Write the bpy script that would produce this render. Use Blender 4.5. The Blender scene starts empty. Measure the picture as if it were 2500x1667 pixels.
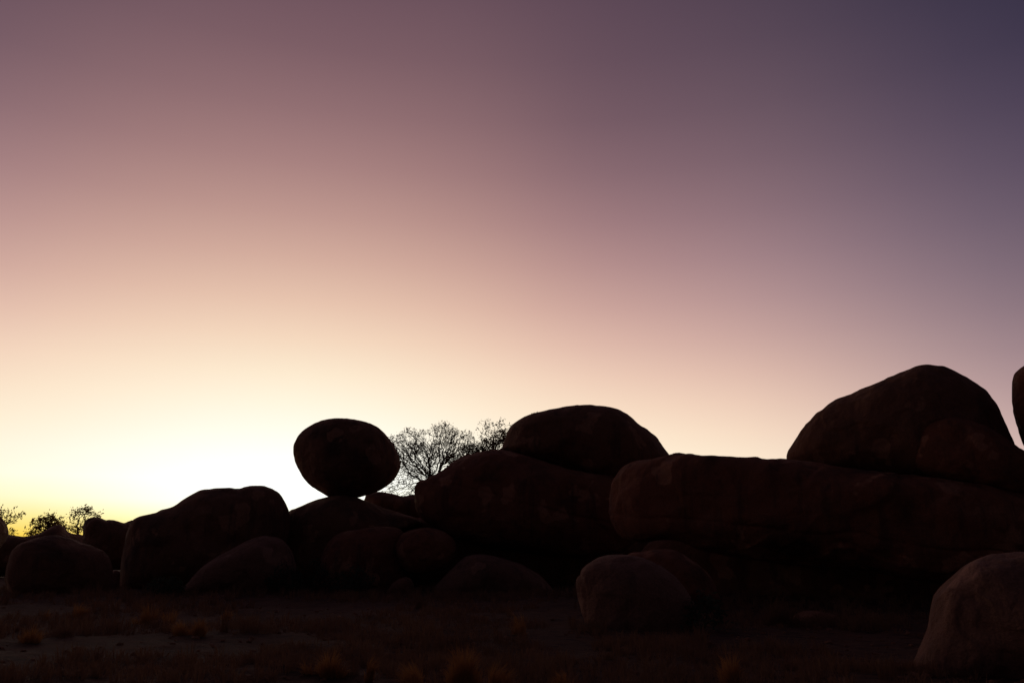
import bpy, math, random
import numpy as np
from mathutils import Vector

# ---------------------------------------------------------------- camera, sky, sun, exposure
scene = bpy.context.scene
R = math.radians
W, H, F = 2500.0, 1667.0, 1945.0          # photograph size and focal length in its pixels
TILT = R(14.73)
CAM_Z = 1.6
SUN_AZ = R(-15.5)                          # degrees clockwise from the view axis (+Y)
SUN_EL = R(0.6)

cam_data = bpy.data.cameras.new('camera')
cam = bpy.data.objects.new('camera', cam_data)
scene.collection.objects.link(cam)
cam.location = (0, 0, CAM_Z)
cam.rotation_euler = (R(90) + TILT, 0, 0)
cam_data.sensor_width = 36.0
cam_data.lens = 36.0 * F / W
cam_data.clip_start = 0.1
cam_data.clip_end = 20000
scene.camera = cam

scene.view_settings.view_transform = 'Standard'
scene.view_settings.look = 'None'
scene.view_settings.exposure = 0.0
scene.view_settings.gamma = 1.0
scene.view_settings.use_curve_mapping = False


def ray(px, py):
    """direction of a photograph pixel, world axes (x right, y forward, z up)"""
    x = (px - W / 2) / F
    y = (H / 2 - py) / F
    ct, st = math.cos(TILT), math.sin(TILT)
    return np.array([x, ct - y * st, st + y * ct])


def az_el(px, py):
    r = ray(px, py)
    return math.degrees(math.atan2(r[0], r[1])), math.degrees(math.atan2(r[2], math.hypot(r[0], r[1])))


# twilight sky: colour (sRGB 0-255) against angle from the sun's azimuth and elevation
SKY_PTS = []
for py, row in {
    50: [(110, 85, 96), (115, 87, 96), (104, 80, 91), (84, 69, 84), (58, 52, 72)],
    250: [(140, 109, 115), (146, 112, 115), (130, 100, 106), (105, 85, 97), (80, 68, 88)],
    450: [(172, 134, 135), (178, 139, 135), (157, 121, 122), (130, 104, 113), (98, 84, 102)],
    650: [(206, 167, 157), (217, 179, 162), (198, 159, 149), (165, 135, 140), (125, 107, 119)],
    800: [(234, 198, 180), (243, 211, 186), (229, 191, 171), (193, 158, 154), (147, 124, 132)],
    930:  [(250, 225, 200), (255, 241, 214), (251, 224, 197), (226, 191, 175), (176, 148, 150)],
    1050: [(256, 243, 217), (262, 256, 240), (255, 240, 212), (246, 217, 193), (201, 171, 166)],
    1160: [(258, 254, 229), (270, 270, 264), (260, 252, 228), (254, 236, 208), (222, 194, 182)],
}.items():
    for px, c in zip((0, 680, 1250, 1900, 2490), row):
        a, e = az_el(px, py)
        SKY_PTS.append((abs(a - math.degrees(SUN_AZ)), e, c))
SKY_PTS += [(0, 4.5, (280, 280, 272)), (0, 3.0, (280, 280, 266)), (8, 3.0, (276, 275, 254)), (16, 4.6, (262, 259, 240)), (16, 2.6, (258, 246, 180)), (30, 3.0, (258, 246, 214)), (50, 3.0, (240, 208, 178)),
            (0, 1.2, (274, 258, 200)), (8, 1.2, (266, 246, 160)), (16, 1.1, (255, 208, 62)), (30, 1.0, (254, 230, 170)), (50, 0.8, (242, 205, 165)),
            (0, -2, (262, 205, 80)), (16, -2, (246, 165, 30)), (30, -2, (246, 200, 110)), (60, -2, (215, 165, 130)),
            (0, 48, (92, 70, 84)), (20, 50, (80, 62, 78)), (50, 45, (46, 42, 62)),
            (0, 65, (60, 50, 66)), (40, 65, (44, 40, 56)),
            (75, 4, (150, 125, 128)), (75, 15, (96, 82, 94)), (75, 30, (52, 47, 63)),
            (100, 3, (100, 84, 88)), (100, 15, (64, 56, 68)), (100, 35, (40, 37, 52)), (90, 60, (38, 35, 50)),
            (140, 3, (66, 56, 62)), (140, 15, (48, 43, 54)), (140, 40, (36, 34, 47)),
            (180, 3, (58, 50, 57)), (180, 15, (45, 40, 51)), (180, 40, (35, 33, 46)), (180, 70, (35, 33, 46)),
            (130, 80, (35, 33, 46)), (0, 90, (37, 34, 48)), (60, 90, (37, 34, 48)), (120, 90, (36, 34, 47)), (180, 90, (36, 34, 47))]


def fit_sky():
    pts = SKY_PTS + [(-p[0], p[1], p[2]) for p in SKY_PTS if 0.5 < p[0] < 80]
    warp = lambda e: math.log((e + 6.0) / 6.0) * 1.6          # finer steps near the horizon
    P = np.array([(p[0] / 28.0, warp(p[1])) for p in pts])
    C = np.array([p[2] for p in pts], float)
    def U(d):
        return np.where(d > 1e-9, d * d * np.log(np.maximum(d, 1e-9)), 0.0)
    n = len(P)
    K = U(np.linalg.norm(P[:, None] - P[None], axis=2)) + np.diag([0.08 if p[1] < 6.5 else 0.12 for p in pts])
    T = np.hstack([np.ones((n, 1)), P])
    A = np.block([[K, T], [T.T, np.zeros((3, 3))]])
    w = np.linalg.solve(A, np.vstack([C, np.zeros((3, 3))]))
    def f(phi, el):
        q = np.array([[phi / 28.0, warp(el)]])
        v = U(np.linalg.norm(q[:, None] - P[None], axis=2)) @ w[:n] + np.hstack([[1.0], q[0]]) @ w[n:]
        s = np.clip(v[0], 20, 300) / 255.0
        return np.where(s <= 0.04045, s / 12.92, ((s + 0.055) / 1.055) ** 2.4)
    return f


sky_colour = fit_sky()
world = bpy.data.worlds.new('World')
scene.world = world
world.use_nodes = True
nt = world.node_tree
nt.nodes.clear()


def N(tree, kind, **kw):
    n = tree.nodes.new(kind)
    for k, v in kw.items():
        setattr(n, k, v)
    return n


def math_node(tree, op, a, b=None, clamp=False):
    n = N(tree, 'ShaderNodeMath', operation=op, use_clamp=clamp)
    for i, v in enumerate((a, b)):
        if v is None:
            continue
        if isinstance(v, (int, float)):
            n.inputs[i].default_value = v
        else:
            tree.links.new(v, n.inputs[i])
    return n.outputs[0]


tc = N(nt, 'ShaderNodeTexCoord')
sep = N(nt, 'ShaderNodeSeparateXYZ')
nt.links.new(tc.outputs['Generated'], sep.inputs[0])
sx, sy, sz = sep.outputs
hor = math_node(nt, 'SQRT', math_node(nt, 'ADD', math_node(nt, 'MULTIPLY', sx, sx), math_node(nt, 'MULTIPLY', sy, sy)))
hor = math_node(nt, 'MAXIMUM', hor, 1e-5)
dotp = math_node(nt, 'ADD', math_node(nt, 'MULTIPLY', sx, math.sin(SUN_AZ)), math_node(nt, 'MULTIPLY', sy, math.cos(SUN_AZ)))
phi = math_node(nt, 'MULTIPLY', math_node(nt, 'ARCCOSINE', math_node(nt, 'DIVIDE', dotp, hor, )), 180 / math.pi)
elev = math_node(nt, 'MULTIPLY', math_node(nt, 'ARCTAN2', sz, hor), 180 / math.pi)
fac = math_node(nt, 'POWER', math_node(nt, 'DIVIDE', math_node(nt, 'ADD', elev, 2.0), 92.0, clamp=True), 0.5)
STOPS = [-2, -1, 0, 1, 2, 3.2, 4.6, 6.2, 8, 10, 12, 14.5, 17, 20, 23, 26.5, 30, 34, 38, 43, 49, 56, 65, 77, 90]
KEYS = [0, 3, 6, 9, 12, 15, 18, 21, 24, 28, 32, 36, 40, 44, 48, 52, 56, 60, 66, 74, 84, 100, 120, 145, 180]
prev = None
for i, k in enumerate(KEYS):
    ramp = N(nt, 'ShaderNodeValToRGB')
    cr = ramp.color_ramp
    while len(cr.elements) < len(STOPS):
        cr.elements.new(0.5)
    for j, e in enumerate(STOPS):
        cr.elements[j].position = j / len(STOPS)
    for j, e in reversed(list(enumerate(STOPS))):
        cr.elements[j].position = min(1.0, math.sqrt((e + 2) / 92.0))
    for j, e in enumerate(STOPS):
        c = sky_colour(k, e) / 2.0
        cr.elements[j].color = (float(c[0]), float(c[1]), float(c[2]), 1)
    nt.links.new(fac, ramp.inputs[0])
    if prev is None:
        prev = ramp.outputs[0]
        continue
    t = math_node(nt, 'DIVIDE', math_node(nt, 'SUBTRACT', phi, float(KEYS[i - 1])), float(k - KEYS[i - 1]), clamp=True)
    mx = N(nt, 'ShaderNodeMix', data_type='RGBA')
    nt.links.new(t, mx.inputs[0])
    nt.links.new(prev, mx.inputs[6])
    nt.links.new(ramp.outputs[0], mx.inputs[7])
    prev = mx.outputs[2]
bg = N(nt, 'ShaderNodeBackground')
nt.links.new(prev, bg.inputs[0])
bg.inputs[1].default_value = 2.0
wo = N(nt, 'ShaderNodeOutputWorld')
nt.links.new(bg.outputs[0], wo.inputs[0])
world.cycles.sampling_method = 'MANUAL'
world.cycles.sample_map_resolution = 1024

sun_data = bpy.data.lights.new('sun', 'SUN')
sun_data.energy = 0.12
sun_data.angle = R(0.5)
sun_data.color = (1.0, 0.62, 0.3)
sun = bpy.data.objects.new('sun', sun_data)
scene.collection.objects.link(sun)
sdir = Vector((math.sin(SUN_AZ) * math.cos(SUN_EL), math.cos(SUN_AZ) * math.cos(SUN_EL), math.sin(SUN_EL)))
sun.rotation_euler = sdir.to_track_quat('Z', 'Y').to_euler()
sun.location = (-30, 90, 12)

random.seed(7)
rng = np.random.default_rng(11)
COL = scene.collection

# ---------------------------------------------------------------- helpers
_perm = np.random.default_rng(5).permutation(256)
_perm = np.concatenate([_perm, _perm, _perm])
_grad = np.random.default_rng(6).normal(size=(256, 3))
_grad /= np.linalg.norm(_grad, axis=1)[:, None]


def noise3(p):
    """gradient noise, p (n,3) -> about -0.7..0.7"""
    pi = np.floor(p).astype(int)
    pf = p - pi
    u = pf * pf * pf * (pf * (pf * 6 - 15) + 10)
    out = 0
    for dx in (0, 1):
        for dy in (0, 1):
            for dz in (0, 1):
                h = _perm[_perm[_perm[(pi[:, 0] + dx) & 255] + ((pi[:, 1] + dy) & 255)] + ((pi[:, 2] + dz) & 255)]
                d = pf - np.array([dx, dy, dz])
                w = (u[:, 0] if dx else 1 - u[:, 0]) * (u[:, 1] if dy else 1 - u[:, 1]) * (u[:, 2] if dz else 1 - u[:, 2])
                out = out + w * np.einsum('ij,ij->i', _grad[h], d)
    return out


def fbm(p, octaves=4):
    s, a, f = 0, 1.0, 1.0
    for _ in range(octaves):
        s = s + a * noise3(p * f + 13.7 * f)
        a *= 0.5
        f *= 2.03
    return s


def mesh_obj(name, verts, faces, mat, smooth=True, parent=None):
    me = bpy.data.meshes.new(name)
    verts = np.asarray(verts, dtype=np.float32)
    me.from_pydata(verts.tolist(), [], faces if isinstance(faces, list) else faces.tolist())
    me.update()
    if smooth:
        me.shade_smooth()
    me.materials.append(mat)
    o = bpy.data.objects.new(name, me)
    COL.objects.link(o)
    if parent is not None:
        o.parent = parent
    return o


def tag(o, label=None, cat=None, group=None, kind=None):
    if label:
        o['label'] = label
    if cat:
        o['category'] = cat
    if group:
        o['group'] = group
    if kind:
        o['kind'] = kind
    return o


def ground_z(x, y):
    x = np.asarray(x, float)
    y = np.asarray(y, float)
    d = np.hypot(x, y)
    p = np.stack([x * 0.09, y * 0.09, np.zeros_like(x) + 3.3], -1).reshape(-1, 3)
    q = np.stack([x * 0.6, y * 0.6, np.zeros_like(x) + 9.1], -1).reshape(-1, 3)
    r = np.stack([x * 2.4, y * 2.4, np.zeros_like(x) + 1.7], -1).reshape(-1, 3)
    z = 0.28 * noise3(p).reshape(x.shape) + 0.09 * fbm(q, 2).reshape(x.shape)
    z = z + 0.035 * fbm(r, 2).reshape(x.shape) * np.clip((45 - d) / 20, 0, 1)
    return z * np.clip(d / 8.0, 0, 1) * np.clip((400 - d) / 300, 0, 1)


def ground_point(px, py):
    """where a photograph pixel below the horizon meets the ground"""
    r = ray(px, py)
    t = CAM_Z / max(1e-4, -r[2])
    for _ in range(6):
        x, y = r[0] * t, r[1] * t
        t = (CAM_Z - float(ground_z(np.array([x]), np.array([y]))[0])) / -r[2]
    return np.array([r[0] * t, r[1] * t, CAM_Z + r[2] * t])


def at(px, py, dist):
    r = ray(px, py)
    t = dist / math.hypot(r[0], r[1])
    return np.array([0, 0, CAM_Z]) + r * t


# ---------------------------------------------------------------- materials
def new_mat(name):
    m = bpy.data.materials.new(name)
    m.use_nodes = True
    t = m.node_tree
    b = t.nodes['Principled BSDF']
    b.inputs['Specular IOR Level'].default_value = 0.25
    return m, t, b


def ramp_node(t, src, stops):
    r = N(t, 'ShaderNodeValToRGB')
    cr = r.color_ramp
    while len(cr.elements) < len(stops):
        cr.elements.new(0.5)
    for i, (p, c) in enumerate(stops):
        cr.elements[i].position = p
        cr.elements[i].color = (*c, 1)
    t.links.new(src, r.inputs[0])
    return r.outputs[0]


def tex_noise(t, vec, scale, detail=4, rough=0.6):
    n = N(t, 'ShaderNodeTexNoise')
    n.inputs['Scale'].default_value = scale
    n.inputs['Detail'].default_value = detail
    n.inputs['Roughness'].default_value = rough
    t.links.new(vec, n.inputs['Vector'])
    return n.outputs[0]


def mix_col(t, f, a, b, blend='MIX'):
    m = N(t, 'ShaderNodeMix', data_type='RGBA', blend_type=blend)
    for i, v in ((0, f), (6, a), (7, b)):
        if isinstance(v, (int, float)):
            m.inputs[i].default_value = v
        elif isinstance(v, tuple):
            m.inputs[i].default_value = (*v, 1)
        else:
            t.links.new(v, m.inputs[i])
    return m.outputs[2]


def granite(name, base, pale, dark, seed):
    m, t, b = new_mat(name)
    g = N(t, 'ShaderNodeNewGeometry')
    mp = N(t, 'ShaderNodeMapping')
    mp.inputs['Location'].default_value = (seed * 7.1, seed * 3.7, seed * 5.3)
    t.links.new(g.outputs['Position'], mp.inputs['Vector'])
    v = mp.outputs[0]
    big = tex_noise(t, v, 0.45, 5, 0.62)
    c = ramp_node(t, big, [(0.3, dark), (0.47, base), (0.58, base), (0.72, pale)])
    # paler scars with sharp rims where the skin of the stone has flaked away
    sc_n = tex_noise(t, v, 0.8, 3, 0.5)
    sfac = ramp_node(t, sc_n, [(0.60, (0, 0, 0)), (0.625, (0.8, 0.8, 0.8))])
    c = mix_col(t, sfac, c, tuple(min(0.45, k * 1.25) for k in pale))
    # dark desert-varnish streaks that run down the stone
    ms = N(t, 'ShaderNodeMapping')
    ms.inputs['Scale'].default_value = (1.7, 1.7, 0.22)
    t.links.new(v, ms.inputs['Vector'])
    st = tex_noise(t, ms.outputs[0], 1.0, 5, 0.65)
    sf = ramp_node(t, st, [(0.52, (0, 0, 0)), (0.68, (0.75, 0.75, 0.75))])
    c = mix_col(t, sf, c, dark)
    fine = tex_noise(t, v, 26, 3, 0.7)
    ff = ramp_node(t, fine, [(0.3, (0.72, 0.72, 0.72)), (0.7, (1.2, 1.2, 1.2))])
    c = mix_col(t, 1.0, c, ff, 'MULTIPLY')
    t.links.new(c, b.inputs['Base Color'])
    b.inputs['Roughness'].default_value = 0.9
    mid = tex_noise(t, v, 2.4, 6, 0.65)
    hsum = math_node(t, 'ADD', math_node(t, 'MULTIPLY', mid, 0.22), math_node(t, 'MULTIPLY', fine, 0.02))
    bp = N(t, 'ShaderNodeBump')
    bp.inputs['Strength'].default_value = 0.75
    bp.inputs['Distance'].default_value = 1.0
    t.links.new(hsum, bp.inputs['Height'])
    t.links.new(bp.outputs[0], b.inputs['Normal'])
    return m


GRAN = [granite('red_granite', (0.22, 0.075, 0.034), (0.31, 0.135, 0.07), (0.085, 0.034, 0.019), 1),
        granite('brown_granite', (0.20, 0.085, 0.042), (0.28, 0.13, 0.068), (0.08, 0.038, 0.022), 2),
        granite('pale_granite', (0.205, 0.097, 0.058), (0.26, 0.13, 0.082), (0.095, 0.046, 0.028), 3)]


def soil_material():
    m, t, b = new_mat('red_soil')
    g = N(t, 'ShaderNodeNewGeometry')
    v = g.outputs['Position']
    n1 = tex_noise(t, v, 0.35, 6, 0.65)
    c = ramp_node(t, n1, [(0.3, (0.055, 0.021, 0.011)), (0.5, (0.09, 0.036, 0.018)), (0.68, (0.118, 0.050, 0.027))])
    ms = N(t, 'ShaderNodeMapping')
    ms.inputs['Scale'].default_value = (1.0, 2.2, 1.0)
    t.links.new(v, ms.inputs['Vector'])
    n2 = tex_noise(t, ms.outputs[0], 2.6, 7, 0.72)
    f2 = ramp_node(t, n2, [(0.36, (0.3, 0.28, 0.27)), (0.48, (0.9, 0.9, 0.9)), (0.66, (1.5, 1.42, 1.35))])
    c = mix_col(t, 1.0, c, f2, 'MULTIPLY')
    t.links.new(c, b.inputs['Base Color'])
    b.inputs['Roughness'].default_value = 0.95
    n3 = tex_noise(t, v, 9, 5, 0.7)
    hs = math_node(t, 'ADD', math_node(t, 'MULTIPLY', n2, 0.26), math_node(t, 'MULTIPLY', n3, 0.08))
    bp = N(t, 'ShaderNodeBump')
    bp.inputs['Strength'].default_value = 0.8
    bp.inputs['Distance'].default_value = 1.0
    t.links.new(hs, bp.inputs['Height'])
    t.links.new(bp.outputs[0], b.inputs['Normal'])
    return m


def plant_material(name, c0, c1, scale=3.0, transl=0.0):
    m, t, b = new_mat(name)
    g = N(t, 'ShaderNodeNewGeometry')
    n = tex_noise(t, g.outputs['Position'], scale, 3, 0.6)
    c = ramp_node(t, n, [(0.35, c0), (0.65, c1)])
    t.links.new(c, b.inputs['Base Color'])
    b.inputs['Roughness'].default_value = 0.85
    if transl:
        tr = N(t, 'ShaderNodeBsdfTranslucent')
        t.links.new(c, tr.inputs['Color'])
        ms = N(t, 'ShaderNodeMixShader')
        ms.inputs[0].default_value = transl
        t.links.new(b.outputs[0], ms.inputs[1])
        t.links.new(tr.outputs[0], ms.inputs[2])
        t.links.new(ms.outputs[0], t.nodes['Material Output'].inputs['Surface'])
    return m


SOIL = soil_material()
BARK = plant_material('grey_brown_bark', (0.05, 0.032, 0.022), (0.1, 0.065, 0.045), 8)
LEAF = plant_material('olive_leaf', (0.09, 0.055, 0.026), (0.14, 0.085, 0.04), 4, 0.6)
FAR_LEAF = plant_material('glow_painted_leaf', (0.2, 0.11, 0.025), (0.3, 0.17, 0.04), 4, 0.7)  # warm sunrise glow on the far crowns put into a brighter leaf colour
STRAW = plant_material('golden_dry_grass', (0.36, 0.155, 0.048), (0.48, 0.23, 0.075), 2, 0.35)
DRY = plant_material('dull_dry_grass', (0.17, 0.085, 0.046), (0.25, 0.13, 0.07), 0.6, 0.3)
SHRUB = plant_material('grey_green_leaf', (0.04, 0.05, 0.028), (0.07, 0.08, 0.045), 3, 0.3)

# ---------------------------------------------------------------- ground
def build_ground():
    ang = np.concatenate([np.linspace(-44, 44, 300), np.linspace(46, 314, 90)])
    rad = np.concatenate([np.array([0.4, 1.2, 2.4, 4.0]), np.geomspace(5.5, 60, 230), np.geomspace(64, 9000, 60)])
    a = np.radians(ang)
    Rg, A = np.meshgrid(rad, a, indexing='ij')
    x, y = Rg * np.sin(A), Rg * np.cos(A)
    z = ground_z(x, y)
    v = np.stack([x, y, z], -1).reshape(-1, 3)
    na = len(ang)
    i, j = np.meshgrid(np.arange(len(rad) - 1), np.arange(na), indexing='ij')
    j2 = (j + 1) % na
    f = np.stack([i * na + j, i * na + j2, (i + 1) * na + j2, (i + 1) * na + j], -1).reshape(-1, 4)
    f = f[:, ::-1].tolist()
    f.append(list(range(na))[::-1])
    o = mesh_obj('ground', v, f, SOIL)
    tag(o, 'bare red-brown sandy ground in front of and behind the boulders', kind='structure')


build_ground()

# ---------------------------------------------------------------- boulders
def closed_spline(pts, n):
    """closed Catmull-Rom through pts, n samples evenly spaced along it"""
    P = np.asarray(pts, float)
    m = len(P)
    out = []
    for k in range(m):
        p0, p1, p2, p3 = P[k - 1], P[k], P[(k + 1) % m], P[(k + 2) % m]
        t = np.linspace(0, 1, 12, endpoint=False)[:, None]
        out.append(0.5 * ((2 * p1) + (-p0 + p2) * t + (2 * p0 - 5 * p1 + 4 * p2 - p3) * t ** 2 + (-p0 + 3 * p1 - 3 * p2 + p3) * t ** 3))
    q = np.vstack(out)
    seg = np.linalg.norm(np.roll(q, -1, 0) - q, axis=1)
    s = np.concatenate([[0], np.cumsum(seg)])
    tt = np.linspace(0, s[-1], n, endpoint=False)
    qq = np.vstack([q, q[:1]])
    return np.stack([np.interp(tt, s, qq[:, 0]), np.interp(tt, s, qq[:, 1])], -1)


def boulder(name, outline, dist, depth, mat, label, p=2.3, rough=1.0, n=150, m=72, lean=0.0, seed=0, cracks=(), group=None):
    px = np.array(outline, float)
    c = px.mean(0)
    r = ray(*((px.min(0) + px.max(0)) / 2))
    az = math.atan2(r[0], r[1])
    nv = np.array([math.sin(az), math.cos(az), 0.0])
    uv = np.array([math.cos(az), -math.sin(az), 0.0])
    loc = []
    for q in px:
        d = ray(*q)
        w = d * dist / d.dot(nv)
        loc.append((w.dot(uv), w[2] + CAM_Z))
    o = closed_spline(loc, n)
    area = o[:, 0] * np.roll(o[:, 1], -1) - np.roll(o[:, 0], -1) * o[:, 1]
    if area.sum() < 0:
        o = o[::-1]
    cen = (o.max(0) + o.min(0)) / 2
    z = (o[:, 0] - cen[0]) + 1j * (o[:, 1] - cen[1])
    z0 = z.copy()
    ft = np.fft.fft(z)
    k = np.fft.fftfreq(n, 1 / n)
    ft[np.abs(k) > 3] = 0
    zs = np.fft.ifft(ft)
    ph = np.linspace(-math.pi / 2, math.pi / 2, m + 1)[1:-1]
    cs = np.cos(ph) ** (2 / p)
    dp = np.sign(np.sin(ph)) * np.abs(np.sin(ph)) ** (2 / p) * depth
    ex, ez = np.ptp(o[:, 0]), np.ptp(o[:, 1])
    size = math.sqrt(ex * ez)

    def body(zc, zl):
        verts, wgt = [], []
        for s, d, f in zip(cs, dp, ph):
            bl = math.cos(f) ** 1.5
            zz = (zl * (1 - bl) + zc * bl) * s
            verts.append(np.stack([cen[0] + zz.real, d + lean * zz.imag, cen[1] + zz.imag], -1))
            wgt.append(np.full(n, 0.25 + 0.75 * abs(math.sin(f)) ** 0.7))
        v = np.vstack([np.array([[cen[0], -depth, cen[1]]])] + verts + [np.array([[cen[0], depth, cen[1]]])])
        wg = np.concatenate([[1.0]] + wgt + [[1.0]])
        # relief along the outward direction
        nrm = (v - np.array([cen[0], 0, cen[1]])) / np.array([ex / 2, depth, ez / 2]) ** 2
        nrm /= np.linalg.norm(nrm, axis=1)[:, None]
        q = v + seed * 17.31
        disp = 0.075 * size * noise3(q * (2.2 / size)) * wg
        disp += rough * (0.022 * size * noise3(q * (6.0 / size) + 5) * wg + 0.045 * fbm(q * 1.3 + 9, 3) * (0.35 + 0.65 * wg))
        disp -= rough * 0.16 * np.abs(noise3(q * 0.9 + 77)) * (0.4 + 0.6 * wg)
        disp -= rough * 0.05 * np.abs(noise3(q * 2.3 + 41))
        # exfoliation: shallow ledges where a sheet of rock has come off
        sh = noise3(q * (3.1 / size) + 31)
        disp -= rough * 0.013 * size * np.clip((sh - 0.10) / 0.04, 0, 1) * np.maximum(wg - 0.45, 0) * 1.6
        sh = noise3(q * (5.3 / size) + 57)
        disp -= rough * 0.006 * size * np.clip((sh - 0.16) / 0.03, 0, 1) * np.maximum(wg - 0.45, 0) * 1.6
        for (ca, cb, cc, wd, dp_) in cracks:           # cracks along a line in the face: a*x + b*z = c, metres wide, metres deep
            ln = (ca * (v[:, 0] - cen[0]) + cb * (v[:, 2] - cen[1])) / math.hypot(ca, cb) - cc + 0.25 * noise3(q * 0.7 + 3) + 0.06 * noise3(q * 2.5)
            disp -= dp_ * np.exp(-(ln / wd) ** 2)
        v = v + nrm * disp[:, None]
        return v[:, :1] * uv + v[:, 1:2] * nv + np.array([0, 0, 1.0]) * v[:, 2:3] + nv * dist

    # bring the bulk to the size it shows from where one stands (its near side looms larger than its middle)
    gk = np.exp(-(np.arange(-9, 10) / 3.5) ** 2)
    gk /= gk.sum()
    for _ in range(2):
        rel = body(z, zs) - np.array([0, 0, CAM_Z])
        t = dist / (rel @ nv)
        zp = (rel @ uv * t - cen[0]) + 1j * (rel[:, 2] * t + CAM_Z - cen[1])
        # for each column of the mesh, how far out it shows against how far out it should
        out = (zp[1:-1].reshape(-1, n) * np.conj(z0 / np.abs(z0))).real.max(0)
        fj = np.clip(np.abs(z0) / np.maximum(out, 1e-6), 0.88, 1.12)
        fj = np.convolve(np.concatenate([fj[-9:], fj, fj[:9]]), gk, 'valid')
        z = z * fj
        zs = zs * fj
    wv = body(z, zs)
    v = wv
    base = nv * dist + uv * cen[0]
    base[2] = max(0.0, wv[:, 2].min())
    wv = wv - base
    F_ = []
    M = m - 1
    ii, jj = np.meshgrid(np.arange(M - 1), np.arange(n), indexing='ij')
    j2 = (jj + 1) % n
    F_ = np.stack([1 + ii * n + jj, 1 + ii * n + j2, 1 + (ii + 1) * n + j2, 1 + (ii + 1) * n + jj], -1).reshape(-1, 4).tolist()
    last = len(v) - 1
    for j in range(n):
        F_.append([0, 1 + (j + 1) % n, 1 + j])
        F_.append([last, 1 + (M - 1) * n + j, 1 + (M - 1) * n + (j + 1) % n])
    ob = mesh_obj(name, wv, F_, mat)
    ob.location = base
    tag(ob, label, 'boulder', group)
    return ob


def c2(pts, x0, y0, s):
    return [(x / s + x0, y / s + y0) for x, y in pts]


# --- left end
boulder('boulder', [(0, 1260), (9, 1269), (18, 1284), (21, 1299), (18, 1313), (6, 1330), (-30, 1372), (-120, 1380), (-170, 1330), (-150, 1270), (-90, 1240), (-35, 1243)],
        46, 2.6, GRAN[1], 'dark rounded boulder cut off by the left edge beside the far bushes', seed=1)
boulder('low_rock_ridge', [(-90, 1318), (0, 1305), (21, 1304), (45, 1307), (62, 1309), (85, 1305), (105, 1298), (122, 1288), (140, 1280), (157, 1286), (170, 1300), (205, 1306), (250, 1325), (275, 1360), (250, 1400), (-90, 1400)],
        58, 2.4, GRAN[1], 'low dark rock ridge at the foot of the far bushes', p=2.2, seed=2)
boulder('boulder', [(19, 1372), (28, 1345), (50, 1326), (90, 1312), (130, 1306), (165, 1312), (195, 1322), (225, 1332), (255, 1347), (271, 1370), (276, 1402), (272, 1440), (210, 1470), (120, 1475), (40, 1462), (12, 1420)],
        37, 2.0, GRAN[1], 'squat dark boulder on the ground in front of the low ridge', p=2.3, seed=3)
boulder('boulder', [(202, 1300), (204, 1278), (211, 1268), (221, 1263), (234, 1262), (246, 1264), (259, 1269), (268, 1268), (286, 1271), (302, 1276), (313, 1272), (330, 1270), (360, 1285), (375, 1340), (330, 1385), (240, 1385), (205, 1340)],
        48, 2.2, GRAN[1], 'small flat-topped boulder behind the long humped boulder', p=2.6, seed=4)
boulder('boulder', [(268, 1408), (272, 1398), (280, 1392), (290, 1394), (300, 1402), (302, 1440), (270, 1440)],
        41, 0.5, GRAN[2], 'small pale rock in the gap between two dark boulders', p=2.3, n=60, m=30, seed=41)
boulder('boulder', [(296, 1440), (293, 1405), (295, 1376), (301, 1340), (309, 1300), (321, 1273), (335, 1264), (348, 1259), (378, 1252), (393, 1245), (408, 1241), (423, 1235), (446, 1220), (467, 1207), (491, 1196), (518, 1192), (545, 1191), (562, 1190),
                    (577, 1192), (586, 1192), (597, 1188), (608, 1185), (619, 1184), (643, 1185), (664, 1192), (682, 1204), (693, 1220), (703, 1240), (709, 1262), (707, 1300), (690, 1350), (640, 1400), (540, 1440), (420, 1455), (340, 1455)],
        40.5, 3.0, GRAN[1], 'long humped boulder sloping up to the right beside the bright gap', p=2.5, seed=5)
boulder('boulder', [(440, 1450), (465, 1415), (488, 1388), (521, 1364), (565, 1340), (600, 1321), (630, 1310), (660, 1308), (690, 1318), (712, 1345), (724, 1390), (718, 1450), (600, 1465), (480, 1465)],
        35.2, 1.5, GRAN[2], 'smooth sloping rock at the foot of the long humped boulder', p=2.3, seed=6)
# --- balancing boulder and its mound
boulder('boulder', c2([(880, 700), (893, 684), (960, 664), (1020, 670), (1090, 679), (1150, 697), (1190, 692), (1245, 687), (1380, 720), (1420, 850), (1300, 960), (1000, 960), (850, 850)], 600, 980, 3.016),
        47, 2.5, GRAN[1], 'flat-topped rock behind the mound under the leafless branches', p=2.4, seed=7)
boulder('boulder', [(672, 1310), (695, 1270), (707, 1247), (720, 1241), (733, 1235), (766, 1222), (801, 1212), (832, 1208), (865, 1212), (898, 1224), (948, 1243), (998, 1258), (1026, 1269), (1028, 1277), (998, 1289), (965, 1305), (940, 1380), (900, 1430), (800, 1450), (690, 1440)],
        42.5, 3.2, GRAN[1], 'broad low mound of rock carrying the egg-shaped boulder', p=2.4, seed=8)
boulder('boulder', [(770, 1400), (786, 1350), (806, 1318), (832, 1300), (870, 1292), (920, 1286), (975, 1290), (990, 1320), (992, 1380), (985, 1460), (860, 1470), (765, 1465)],
        38.0, 1.9, GRAN[0], 'rough rock wedged under the broad mound behind low shrubs', p=2.4, seed=9)
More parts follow.
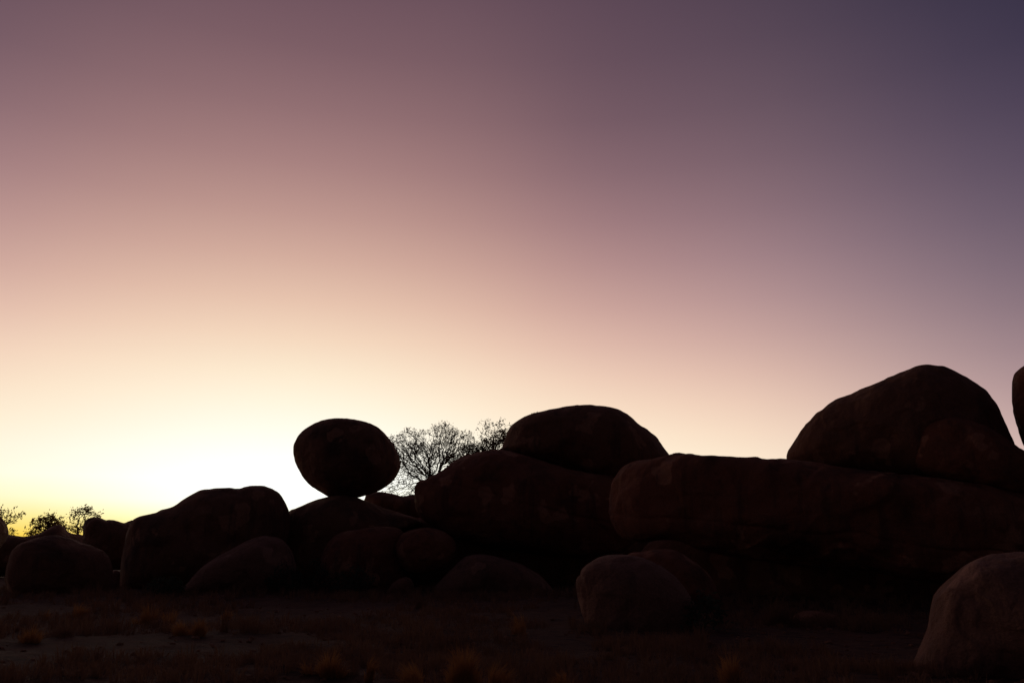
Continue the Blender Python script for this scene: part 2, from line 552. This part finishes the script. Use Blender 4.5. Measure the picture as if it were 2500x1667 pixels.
boulder('balanced_boulder', c2([(350, 370), (353, 320), (375, 270), (420, 215), (490, 170), (560, 140), (640, 125), (740, 124), (820, 135), (890, 152), (950, 178), (1000, 212), (1042, 257), (1085, 312), (1120, 380), (1137, 445), (1137, 490), (1105, 556), (1060, 605),
                    (1000, 647), (945, 672), (880, 692), (800, 712), (700, 715), (615, 702), (560, 672), (480, 620), (430, 570), (395, 510), (370, 460), (355, 412)], 600, 980, 3.016),
        42.5, 2.35, GRAN[1], 'egg-shaped boulder balanced alone on the mound against the bright sky', p=2.1, rough=1.0, n=240, m=100, seed=10)
# --- big middle pair
boulder('boulder', [(963, 1338), (971, 1315), (988, 1299), (1018, 1290), (1048, 1288), (1081, 1296), (1106, 1314), (1114, 1340), (1098, 1373), (1066, 1393), (1031, 1400), (998, 1396), (975, 1375)],
        37.0, 1.3, GRAN[0], 'round boulder wedged under the left end of the big middle boulder', p=2.2, seed=11)
boulder('boulder', [(945, 1446), (953, 1430), (965, 1418), (981, 1410), (998, 1409), (1008, 1420), (1012, 1450), (975, 1460)],
        34.8, 0.5, GRAN[1], 'small stone on the ground below the wedged round boulder', p=2.2, n=70, m=36, seed=12)
boulder('boulder', [(1052, 1450), (1060, 1432), (1091, 1400), (1120, 1371), (1139, 1357), (1165, 1352), (1210, 1358), (1275, 1378), (1330, 1415), (1345, 1460), (1200, 1475), (1080, 1470)],
        35.5, 1.6, GRAN[2], 'wedge-shaped rock leaning up under the big middle boulder', p=2.3, seed=13)
boulder('boulder', [(940, 1300), (1020, 1262), (1200, 1270), (1400, 1290), (1560, 1300), (1640, 1350), (1620, 1450), (1300, 1460), (1000, 1450), (940, 1400)],
        43.5, 2.5, GRAN[1], 'wide rock hidden in the black shadow under the big middle boulder', p=2.5, seed=14)
boulder('boulder', [(1011, 1209), (1013, 1190), (1020, 1180), (1041, 1171), (1064, 1160), (1082, 1147), (1097, 1134), (1115, 1121), (1132, 1113), (1164, 1104), (1197, 1098), (1240, 1100), (1314, 1121), (1365, 1139), (1424, 1153), (1490, 1164), (1545, 1210), (1570, 1280), (1540, 1340),
                    (1440, 1362), (1296, 1352), (1180, 1334), (1114, 1313), (1071, 1287), (1040, 1275), (1022, 1258), (1013, 1235)],
        40.5, 3.4, GRAN[0], 'big middle boulder with a blunt left end under the dome-shaped one', p=2.6, n=240, m=110, seed=15, cracks=((0.25, 1, -0.2, 0.06, 0.06),))
boulder('domed_boulder', c2([(40, 430), (70, 400), (92, 345), (120, 270), (145, 235), (215, 190), (320, 150), (400, 122), (470, 110), (520, 95), (610, 82), (700, 83), (780, 93), (860, 107), (910, 122), (950, 148), (1000, 185), (1040, 220), (1080, 248), (1110, 262), (1145, 295), (1175, 325),
                    (1205, 370), (1235, 410), (1264, 449), (1270, 500), (1210, 600), (1000, 670), (800, 655), (620, 615), (470, 570), (330, 525), (180, 490)], 1200, 960, 2.904),
        42, 3.1, GRAN[1], 'dome-shaped boulder resting on top of the big middle boulder', p=2.3, seed=16)
# --- right group
boulder('long_boulder', [(1487, 1228), (1491, 1190), (1503, 1160), (1527, 1134), (1570, 1120), (1614, 1119), (1634, 1114), (1648, 1110), (1668, 1109), (1692, 1112), (1713, 1117), (1740, 1119), (1770, 1120), (1796, 1121), (1822, 1119), (1860, 1120), (1922, 1120), (2000, 1128), (2045, 1138), (2139, 1153), (2233, 1163),
                    (2365, 1178), (2500, 1197), (2620, 1225), (2680, 1290), (2640, 1370), (2500, 1420), (2290, 1426), (2101, 1392), (1950, 1381), (1894, 1378), (1800, 1366), (1717, 1352), (1660, 1325), (1600, 1318), (1555, 1322), (1520, 1315), (1499, 1290), (1488, 1259)],
        30, 2.8, GRAN[0], 'long massive boulder lying level beneath the boulders on the right', p=3.0, n=420, m=130, seed=17, rough=1.3, cracks=((0.12, 1, -0.75, 0.05, 0.06), (0.9, 1, 2.6, 0.05, 0.05)))
boulder('boulder', c2([(322, 700), (328, 660), (350, 620), (380, 570), (415, 515), (440, 485), (480, 445), (510, 405), (550, 378), (600, 335), (645, 308), (720, 280), (800, 240), (900, 200), (1000, 155), (1090, 125), (1170, 96), (1245, 85), (1310, 95), (1360, 100), (1400, 120), (1460, 148),
                    (1510, 175), (1560, 210), (1615, 245), (1640, 275), (1660, 305), (1690, 345), (1720, 415), (1750, 480), (1775, 545), (1797, 595), (1815, 680), (1810, 800), (1650, 900), (1350, 890), (1100, 860), (900, 830), (650, 800), (420, 770), (345, 740)], 1800, 860, 2.657),
        31.2, 2.3, GRAN[1], 'tall peaked boulder perched high on the long massive one', p=2.3, n=260, m=110, seed=18)
boulder('boulder', [(2236, 1142), (2229, 1100), (2233, 1066), (2248, 1042), (2285, 1024), (2345, 1020), (2420, 1046), (2476, 1084), (2489, 1094), (2502, 1101), (2545, 1135), (2560, 1190), (2500, 1215), (2400, 1190), (2300, 1172)],
        29.6, 1.3, GRAN[0], 'smaller rounded boulder against the foot of the tall peaked one', p=2.3, seed=19)
boulder('boulder', [(2500, 892), (2481, 907), (2472, 920), (2469, 943), (2469, 973), (2472, 999), (2477, 1022), (2485, 1048), (2492, 1071), (2502, 1094), (2530, 1150), (2600, 1195), (2680, 1160), (2720, 1050), (2710, 940), (2640, 870), (2560, 862)],
        31.0, 1.7, GRAN[0], 'upright boulder just showing at the right edge beside the peaked one', p=2.3, seed=20)
boulder('boulder', [(1530, 1362), (1575, 1345), (1613, 1340), (1648, 1343), (1682, 1362), (1727, 1397), (1750, 1440), (1740, 1475), (1560, 1480)],
        24.0, 1.0, GRAN[0], 'dim reddish rock behind the smooth round boulder', p=2.2, seed=21)
boulder('boulder', [(1540, 1400), (1590, 1320), (1700, 1300), (1900, 1320), (2100, 1360), (2300, 1380), (2500, 1380), (2650, 1400), (2650, 1500), (2100, 1500), (1580, 1490)],
        34.0, 1.9, GRAN[1], 'wide supporting rock added to keep the hollow under the long boulder black', p=2.8, seed=22)  # unseen rock added to hold the slab and block horizon light behind it
boulder('boulder', [(1407, 1430), (1411, 1407), (1430, 1380), (1468, 1358), (1519, 1353), (1565, 1360), (1604, 1376), (1646, 1404), (1680, 1446), (1702, 1490), (1705, 1570), (1600, 1595), (1500, 1585), (1440, 1540), (1415, 1475)],
        18.8, 1.0, GRAN[2], 'smooth pale round boulder alone in the dry grass', p=2.4, seed=23, cracks=((1, 0.1, -1.18, 0.03, 0.04),))
boulder('boulder', [(1905, 1525), (1930, 1503), (1970, 1490), (2015, 1494), (2045, 1504), (2065, 1535), (1980, 1545)],
        22.0, 0.5, GRAN[1], 'low dark stone in front of the black hollow', p=2.3, n=80, m=40, seed=24)
boulder('boulder', [(2225, 1640), (2238, 1590), (2251, 1562), (2264, 1530), (2270, 1495), (2275, 1468), (2284, 1445), (2300, 1426), (2327, 1403), (2358, 1378), (2404, 1357), (2442, 1350), (2500, 1346), (2580, 1350), (2680, 1400), (2750, 1500), (2770, 1640), (2500, 1690), (2300, 1690)],
        14.6, 1.2, GRAN[2], 'pale rough boulder in the bottom right corner', p=2.4, n=220, m=110, rough=1.2, seed=25)

# ---------------------------------------------------------------- trees (branches grown toward points spread through the crown)
def grow(start_pts, attr, influence=1.6, kill=0.16, step=0.1, iters=240, droop=0.0):
    nodes = [np.array(p, float) for p in start_pts]
    parent = [-1] + list(range(len(start_pts) - 1))
    P = np.array(nodes)
    A = np.array(attr)
    d = np.linalg.norm(A[:, None] - P[None], axis=2)
    near = d.argmin(1)
    nd = d.min(1)
    alive = np.ones(len(A), bool)
    loc = np.random.default_rng(len(A))
    for _ in range(iters):
        act = alive & (nd < influence)
        if not act.any():
            if not alive.any():
                break
            k = np.where(alive)[0][nd[alive].argmin()]
            act = np.zeros(len(A), bool)
            act[k] = True
        dirs = A[act] - P[near[act]]
        dirs /= np.linalg.norm(dirs, axis=1)[:, None] + 1e-9
        acc = {}
        for i, v in zip(near[act], dirs):
            acc[i] = acc.get(i, 0) + v
        new = []
        for i, v in acc.items():
            v = v / (np.linalg.norm(v) + 1e-9) + loc.normal(size=3) * 0.36
            v[2] -= droop
            v /= np.linalg.norm(v) + 1e-9
            new.append(P[i] + v * step)
            parent.append(int(i))
        base = len(P)
        new = np.array(new)
        P = np.vstack([P, new])
        dn = np.linalg.norm(A[:, None] - new[None], axis=2)
        b = dn.min(1)
        upd = b < nd
        near = np.where(upd, base + dn.argmin(1), near)
        nd = np.minimum(nd, b)
        alive &= nd > kill
    return P, np.array(parent)


def radii(P, parent, tip=0.012, power=2.6, cap=0.3):
    n = len(P)
    acc = np.zeros(n)
    kids = np.zeros(n, int)
    for i in range(1, n):
        kids[parent[i]] += 1
    for i in range(n - 1, 0, -1):
        if kids[i] == 0:
            acc[i] = tip ** power
        acc[parent[i]] += acc[i]
    return np.minimum(acc ** (1 / power), cap), kids


def tubes(P, parent, rad, pick, sides=4):
    V, Fc = [], []
    for i in np.where(pick)[0]:
        a, b = P[parent[i]], P[i]
        d = b - a
        L = np.linalg.norm(d)
        if L < 1e-6:
            continue
        d = d / L
        u = np.cross(d, [0.31, 0.77, 0.55])
        u /= np.linalg.norm(u)
        w = np.cross(d, u)
        r0 = min(rad[parent[i]], rad[i] * 1.35)
        k = len(V)
        for s in range(sides):
            t = 2 * math.pi * s / sides
            e = u * math.cos(t) + w * math.sin(t)
            V.append(a - d * r0 * 0.3 + e * r0)
        for s in range(sides):
            t = 2 * math.pi * s / sides
            e = u * math.cos(t) + w * math.sin(t)
            V.append(b + d * rad[i] * 0.3 + e * rad[i])
        for s in range(sides):
            s2 = (s + 1) % sides
            Fc.append([k + s, k + s2, k + sides + s2, k + sides + s])
    return V, Fc


def leaf_quads(centres, size, per, spread, g):
    c = np.repeat(np.asarray(centres), per, axis=0)
    n = len(c)
    c = c + g.normal(size=(n, 3)) * spread
    d = g.normal(size=(n, 3))
    d /= np.linalg.norm(d, axis=1)[:, None]
    e = np.cross(d, g.normal(size=(n, 3)))
    e /= np.linalg.norm(e, axis=1)[:, None] + 1e-9
    s = size * g.uniform(0.6, 1.4, (n, 1))
    V = np.stack([c - d * s, c + e * s * 0.32, c + d * s, c - e * s * 0.32], 1).reshape(-1, 3)
    k = np.arange(n)[:, None] * 4
    return V, (k + np.arange(4)[None])


def tree(name, label, base_px, dist, stem_px, lobes, count, leaf_size, leaf_per, leaf_spread, leaf_frac, seed,
         tip=0.012, kill=0.16, step=0.1, depth_scale=1.0, droop=0.0, group=None, cat='tree', leaf_mat=None, influence=1.6):
    g = np.random.default_rng(seed)
    gp = at(base_px[0], 1345, dist)
    gz = float(ground_z(np.array([gp[0]]), np.array([gp[1]]))[0])
    base = np.array([gp[0], gp[1], gz - 0.1])
    root = bpy.data.objects.new(name, None)
    COL.objects.link(root)
    root.location = base
    tag(root, label, cat, group)
    # stem
    pts = [base]
    for (x, y, dd) in stem_px:
        q = at(x, y, dist + dd)
        nseg = max(1, int(np.linalg.norm(q - pts[-1]) / (step * 1.5)))
        p0 = pts[-1]
        for k in range(1, nseg + 1):
            pts.append(p0 + (q - p0) * k / nseg + g.normal(size=3) * 0.02)
    sc_ = dist / F
    attr = []
    tot = sum(l[2] * l[3] * l[4] for l in lobes)
    for (x, y, rx, ry, dens) in lobes:
        m = int(count * rx * ry * dens / tot)
        q = g.normal(size=(m, 3))
        q /= np.linalg.norm(q, axis=1)[:, None]
        q *= g.uniform(0, 1, (m, 1)) ** 0.36
        # uneven crown: thin out by noise
        c = at(x, y, dist)
        w = c + q * np.array([rx * sc_, min(rx, ry) * 1.1 * sc_ * depth_scale, ry * sc_])
        keep = noise3(w * 1.1 + seed) > -0.12
        attr.append(w[keep])
    attr = np.vstack(attr)
    P, par = grow(pts, attr, influence=influence, kill=kill, step=step, droop=droop)
    rad, kids = radii(P, par, tip)
    thick = rad > tip * 3.2
    thick[0] = False
    V, Fc = tubes(P - base, par, rad, thick, 6)
    mesh_obj('trunk', V, Fc, BARK, True, root)
    thin = (~thick)
    thin[0] = False
    V, Fc = tubes(P - base, par, rad, thin, 3)
    crown = mesh_obj('crown', V, Fc, BARK, True, root)
    tag(crown, kind='stuff')
    tips = P[(kids == 0)]
    tips = tips[g.uniform(size=len(tips)) < leaf_frac]
    V, Fc = leaf_quads(tips - base, leaf_size, leaf_per, leaf_spread, g)
    lv = mesh_obj('leaves', V, Fc, leaf_mat or LEAF, False, crown)
    tag(lv, kind='stuff')
    return root


tree('branching_tree', 'nearly leafless fan-branched tree between the egg-shaped and domed boulders', (1075, 1400), 52,
     [(1080, 1260, 0), (1066, 1200, 0), (1058, 1182, 0.1)],
     [(1012, 1098, 52, 58, 1.0), (975, 1105, 26, 45, 0.8), (1085, 1078, 46, 50, 1.0), (1130, 1085, 34, 44, 0.7), (1040, 1130, 55, 45, 0.9), (985, 1160, 40, 26, 0.6), (975, 1190, 50, 26, 0.42), (1100, 1130, 40, 40, .8), (958, 1085, 16, 26, .8)],
     7600, 0.065, 5, 0.08, 0.92, 3, tip=0.008, kill=0.11, step=0.085, depth_scale=1.0, influence=1.1)
tree('leafy_shrub', 'dense leafy shrub tucked behind the shoulder of the big middle boulder', (1200, 1400), 49,
     [(1190, 1250, 0), (1185, 1150, 0)],
     [(1150, 1108, 40, 28, 1.1), (1178, 1108, 40, 26, 1.3), (1200, 1094, 36, 28, 1.3), (1228, 1078, 28, 30, 1.3), (1118, 1128, 36, 30, .9), (1250, 1090, 24, 30, 1.0)],
     2900, 0.085, 16, 0.12, 0.98, 5, tip=0.012, kill=0.17, step=0.11, cat='shrub')
tree('sparse_tree', 'thin tree with small leaf tufts rising beside the domed boulder', (1230, 1400), 55,
     [(1228, 1250, 0), (1210, 1130, 0)],
     [(1182, 1046, 26, 26, 1.0), (1222, 1044, 20, 26, 1.0), (1205, 1080, 40, 24, 0.8), (1304, 1012, 9, 9, 1.6), (1265, 1050, 40, 22, 0.7)],
     760, 0.08, 6, 0.07, 0.95, 8, tip=0.010, kill=0.2, step=0.12)
G_FAR = 'far trees at the left horizon'
tree('far_tree', 'wispy far tree at the left edge above the dark rounded boulder', (10, 1400), 76,
     [(12, 1330, 0), (14, 1290, 0)],
     [(6, 1254, 13, 12, 1.2), (36, 1257, 18, 12, 0.8), (20, 1275, 14, 12, 0.7), (-30, 1262, 30, 24, 1)],
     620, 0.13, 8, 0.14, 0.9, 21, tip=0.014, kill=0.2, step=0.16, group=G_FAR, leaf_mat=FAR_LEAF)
tree('far_tree', 'domed far tree, middle one above the low rock ridge', (112, 1400), 74,
     [(112, 1330, 0), (110, 1305, 0)],
     [(110, 1283, 30, 22, 1.1), (120, 1268, 14, 14, 1.0), (90, 1298, 22, 12, 1.1), (132, 1284, 14, 14, 1)],
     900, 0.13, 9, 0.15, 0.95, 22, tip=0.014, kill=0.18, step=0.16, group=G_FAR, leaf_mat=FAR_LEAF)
tree('far_tree', 'far tree with an open two-lobed crown beside the flat-topped boulder', (196, 1400), 78,
     [(192, 1330, 0), (190, 1300, 0)],
     [(180, 1258, 10, 10, 1.1), (206, 1246, 17, 9, 1.2), (222, 1258, 20, 8, 1.0), (164, 1278, 20, 13, 1.1), (186, 1290, 18, 12, 1.1), (200, 1270, 9, 14, 0.6), (238, 1262, 12, 8, .8)],
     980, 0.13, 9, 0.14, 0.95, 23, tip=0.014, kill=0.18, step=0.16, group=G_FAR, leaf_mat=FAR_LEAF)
tree('far_shrub', 'tiny far shrub on the low ridge next to the cut-off boulder', (31, 1400), 72,
     [(31, 1330, 0), (31, 1312, 0)],
     [(31, 1299, 9, 9, 1.0)], 60, 0.12, 6, 0.1, 1.0, 24, tip=0.014, kill=0.2, step=0.14, cat='shrub')


# ---------------------------------------------------------------- low shrubs at the boulders' feet
def low_shrub(label, px, py, w_px, h_px, seed):
    g = np.random.default_rng(seed)
    b = ground_point(px, py)
    d = math.hypot(b[0], b[1])
    s = d / F
    root = bpy.data.objects.new('low_shrub', None)
    COL.objects.link(root)
    root.location = b
    tag(root, label, 'shrub', 'low shrubs along the foot of the boulders')
    m = 260
    q = g.normal(size=(m, 3))
    q /= np.linalg.norm(q, axis=1)[:, None]
    q *= g.uniform(0, 1, (m, 1)) ** 0.4
    q[:, 2] = np.abs(q[:, 2])
    A = q * np.array([w_px * s / 2, w_px * s / 2.4, h_px * s]) + np.array([0, 0, 0.12])
    P, par = grow([np.zeros(3), np.array([0, 0, 0.08])], A, influence=1.2, kill=0.12, step=0.08, iters=120)
    rad, kids = radii(P, par, 0.007)
    pk = np.ones(len(P), bool)
    pk[0] = False
    V, Fc = tubes(P, par, rad, pk, 3)
    mesh_obj('stems', V, Fc, BARK, True, root)
    V, Fc = leaf_quads(P[kids == 0], 0.06, 14, 0.08, g)
    tag(mesh_obj('leaves', V, Fc, SHRUB, False, root), kind='stuff')


low_shrub('low dark shrub at the right foot of the smooth sloping rock', 690, 1448, 95, 60, 31)
low_shrub('low dark shrub between the sloping rock and the rough wedged rock', 765, 1444, 90, 66, 32)
low_shrub('low dark shrub in front of the rough wedged rock', 860, 1447, 110, 52, 33)
low_shrub('small shrub in the shade under the long humped boulder', 400, 1452, 90, 30, 34)
low_shrub('low shrub at the right side of the smooth pale round boulder', 1722, 1535, 90, 62, 35)

# ---------------------------------------------------------------- grass
def blade_set(n, height, spread, lean, width, g, hvar=0.35):
    """blades of one tuft: (n*5) verts, tapered and bent outward"""
    a = g.uniform(0, 2 * math.pi, n)
    r0 = spread * 0.35 * np.sqrt(g.uniform(0, 1, n))
    h = height * g.uniform(1 - hvar, 1 + hvar * 0.6, n)
    l = lean * g.uniform(0.1, 1.0, n)
    out = np.stack([np.cos(a), np.sin(a), np.zeros(n)], -1)
    b = g.uniform(0, 2 * math.pi, n)
    side = np.stack([np.cos(b), np.sin(b), np.zeros(n)], -1) * width / 2
    p0 = out * r0[:, None]
    up = np.array([0, 0, 1.0])
    p1 = p0 + out * (spread * 0.3 * l)[:, None] + up * (h * 0.6)[:, None]
    p2 = p0 + out * (spread * 0.95 * l)[:, None] + up * (h * (1 - 0.25 * l))[:, None]
    V = np.stack([p0 - side, p0 + side, p1 - side * 0.8, p1 + side * 0.8, p2], 1)
    return V


def blade_faces(n):
    k = np.arange(n) * 5
    q = np.stack([k, k + 1, k + 3, k + 2], -1).tolist()
    t = np.stack([k + 2, k + 3, k + 4], -1).tolist()
    return q + t


def tuft(label, px, py, w_px, h_px, n, seed, mat=STRAW, lean=1.0):
    g = np.random.default_rng(seed)
    b = ground_point(px, py)
    s = math.hypot(b[0], b[1]) / F
    parts = []
    for k in range(4):                       # a tuft is a few stools grown together
        off = np.array([g.normal() * w_px * s * 0.2, g.normal() * w_px * s * 0.2, 0]) if k else np.zeros(3)
        hk = h_px * s * (1.0 if k == 0 else g.uniform(0.45, 0.9))
        vk = blade_set(n // 4, hk, w_px * s * 0.42, lean * 1.3, 0.009, g, 0.6) + off
        vk[:, 2:4, 0] += 0.10 * hk * (seed % 3 - 1)
        vk[:, 4, 0] += 0.35 * hk * (seed % 3 - 1)
        parts.append(vk)
    V = np.vstack(parts).reshape(-1, 3)
    o = mesh_obj('grass_tuft', V, blade_faces(len(V) // 5), mat, False)
    o.location = b - np.array([0, 0, 0.02])
    tag(o, label, 'grass tuft', 'golden dry grass tufts')


TUFTS = [
    ('bright golden grass tuft beside the dark hollow in the ground', 365, 1522, 62, 34, 420),
    ('reddish grass tuft left of the brightest golden tuft', 188, 1506, 44, 24, 260),
    ('golden grass tuft, left of the close pair on the bare ground', 442, 1552, 42, 28, 300),
    ('golden grass tuft, right of the close pair on the bare ground', 486, 1552, 40, 30, 300),
    ('slim pale grass tuft behind the close pair', 549, 1512, 22, 22, 120),
    ('low reddish grass tuft near the left edge', 165, 1556, 60, 26, 300),
    ('small grass tuft beside the low reddish one near the left edge', 70, 1566, 48, 24, 260),
    ('short grass sprig at the left edge below the squat boulder', 110, 1512, 20, 18, 90),
    ('leaning golden grass tuft alone right of the middle', 1272, 1552, 40, 44, 240),
    ('wide golden grass tuft at the bottom edge under the egg-shaped boulder', 800, 1652, 86, 44, 520),
    ('slim golden grass tuft between the two wide ones at the bottom', 898, 1664, 30, 46, 200),
    ('bushy orange grass tuft at the bottom edge below the wedge-shaped rock', 1012, 1690, 62, 52, 460),
    ('tall orange grass tuft at the bottom edge, fullest of its row', 1135, 1686, 90, 76, 620),
    ('thin orange grass tuft at the bottom edge ending its row', 1205, 1690, 56, 50, 360),
    ('small orange grass tuft at the bottom edge under the round pale boulder', 1378, 1690, 40, 42, 260),
    ('spiky brown grass tuft at the bottom edge right of the middle', 1790, 1690, 60, 66, 420),
    ('tall upright grass tuft in front of the black hollow', 1892, 1526, 66, 58, 360),
    ('pale brown grass tuft near the foot of the wedge-shaped rock', 1024, 1486, 40, 34, 220),
]
for i, (lab, px, py, w_, h_, n_) in enumerate(TUFTS):
    tuft(lab, px, py, w_ * 1.15, h_ * 1.3, int(n_ * 1.3), 100 + i, DRY if i in (16, 17, 5) else STRAW)


FEET = [(0, 290, 1444, 90), (290, 470, 1446, 60), (440, 740, 1450, 110), (740, 1020, 1452, 120), (1040, 1360, 1458, 120), (1390, 1480, 1540, 40), (1450, 1720, 1572, 90), (1720, 2230, 1525, 160), (2210, 2500, 1640, 110)]


def scatter_grass():
    g = np.random.default_rng(77)
    Vs = []
    tot = 0
    m = 9500
    d = 10.0 * (44.0 / 10.0) ** g.uniform(0, 1, m)
    a = g.uniform(R(-37), R(37), m)
    x, y = d * np.sin(a), d * np.cos(a)
    dens = noise3(np.stack([x * 0.22, y * 0.22, np.full(m, 4.4)], -1)) + 0.35 * noise3(np.stack([x * 0.9, y * 0.9, np.full(m, 8.4)], -1))
    # thicker growth in front of the boulders, thin on the trodden middle ground
    thick = np.clip((d - 15) / 12, 0, 1) * 0.18 + np.where(np.degrees(a) > 6, 0.12, 0.0)
    keep = dens + thick > 0.05
    x, y, d = x[keep], y[keep], d[keep]
    z = ground_z(x, y)
    # growth gathered round the feet of the boulders
    fx, fy = [], []
    for (x0, x1, y0, cnt) in FEET:
        for _ in range(cnt):
            q = ground_point(g.uniform(x0, x1), y0 + g.normal() * 7)
            fx.append(q[0])
            fy.append(q[1])
    x, y = np.concatenate([x, fx]), np.concatenate([y, fy])
    d = np.hypot(x, y)
    z = ground_z(x, y)
    hv = 2.2 * noise3(np.stack([x * 0.5, y * 0.5, np.full(len(x), 2.2)], -1))
    for i in range(len(x)):
        n = int(g.integers(7, 20))
        h = g.uniform(0.05, 0.26) * (1.0 + 0.9 * max(0.0, float(hv[i]))) * (0.75 + 0.5 * min(1, d[i] / 30))
        V = blade_set(n, h, g.uniform(0.1, 0.3), 1.0, 0.008 + 0.0003 * d[i], g)
        V = V + np.array([x[i], y[i], z[i] - 0.02])
        Vs.append(V)
        tot += n
    V = np.vstack(Vs).reshape(-1, 3)
    o = mesh_obj('dry_grass', V, blade_faces(tot), DRY, False)
    tag(o, 'thin dull dry grass scattered over the dark ground', 'grass', kind='stuff')


scatter_grass()


def pebbles():
    g = np.random.default_rng(55)
    t = (1 + 5 ** 0.5) / 2
    ico = np.array([(-1, t, 0), (1, t, 0), (-1, -t, 0), (1, -t, 0), (0, -1, t), (0, 1, t), (0, -1, -t), (0, 1, -t), (t, 0, -1), (t, 0, 1), (-t, 0, -1), (-t, 0, 1)], float)
    ico /= np.linalg.norm(ico[0])
    fc = np.array([(0, 11, 5), (0, 5, 1), (0, 1, 7), (0, 7, 10), (0, 10, 11), (1, 5, 9), (5, 11, 4), (11, 10, 2), (10, 7, 6), (7, 1, 8), (3, 9, 4), (3, 4, 2), (3, 2, 6), (3, 6, 8), (3, 8, 9), (4, 9, 5), (2, 4, 11), (6, 2, 10), (8, 6, 7), (9, 8, 1)])
    m = 2600
    d = 9.0 * (40.0 / 9.0) ** g.uniform(0, 1, m)
    a = g.uniform(R(-38), R(38), m)
    x, y = d * np.sin(a), d * np.cos(a)
    k = 0
    for (x0, x1, y0, cnt) in FEET:
        for _ in range(cnt // 2):
            q = ground_point(g.uniform(x0, x1), y0 + abs(g.normal()) * 6)
            x[k], y[k] = q[0], q[1]
            k += 1
    z = ground_z(x, y)
    s = 0.012 + 0.05 * g.uniform(0, 1, m) ** 3
    V = ico[None] * s[:, None, None] * g.uniform(0.7, 1.3, (m, 12, 1)) * np.array([1.2, 1.2, 0.7])
    V = V + np.stack([x, y, z + s * 0.2], -1)[:, None]
    Fc = (fc[None] + (np.arange(m) * 12)[:, None, None]).reshape(-1, 3)
    o = mesh_obj('pebbles', V.reshape(-1, 3), Fc, GRAN[1], False)
    tag(o, 'small loose pebbles strewn over the sandy ground', 'pebbles', kind='stuff')


pebbles()
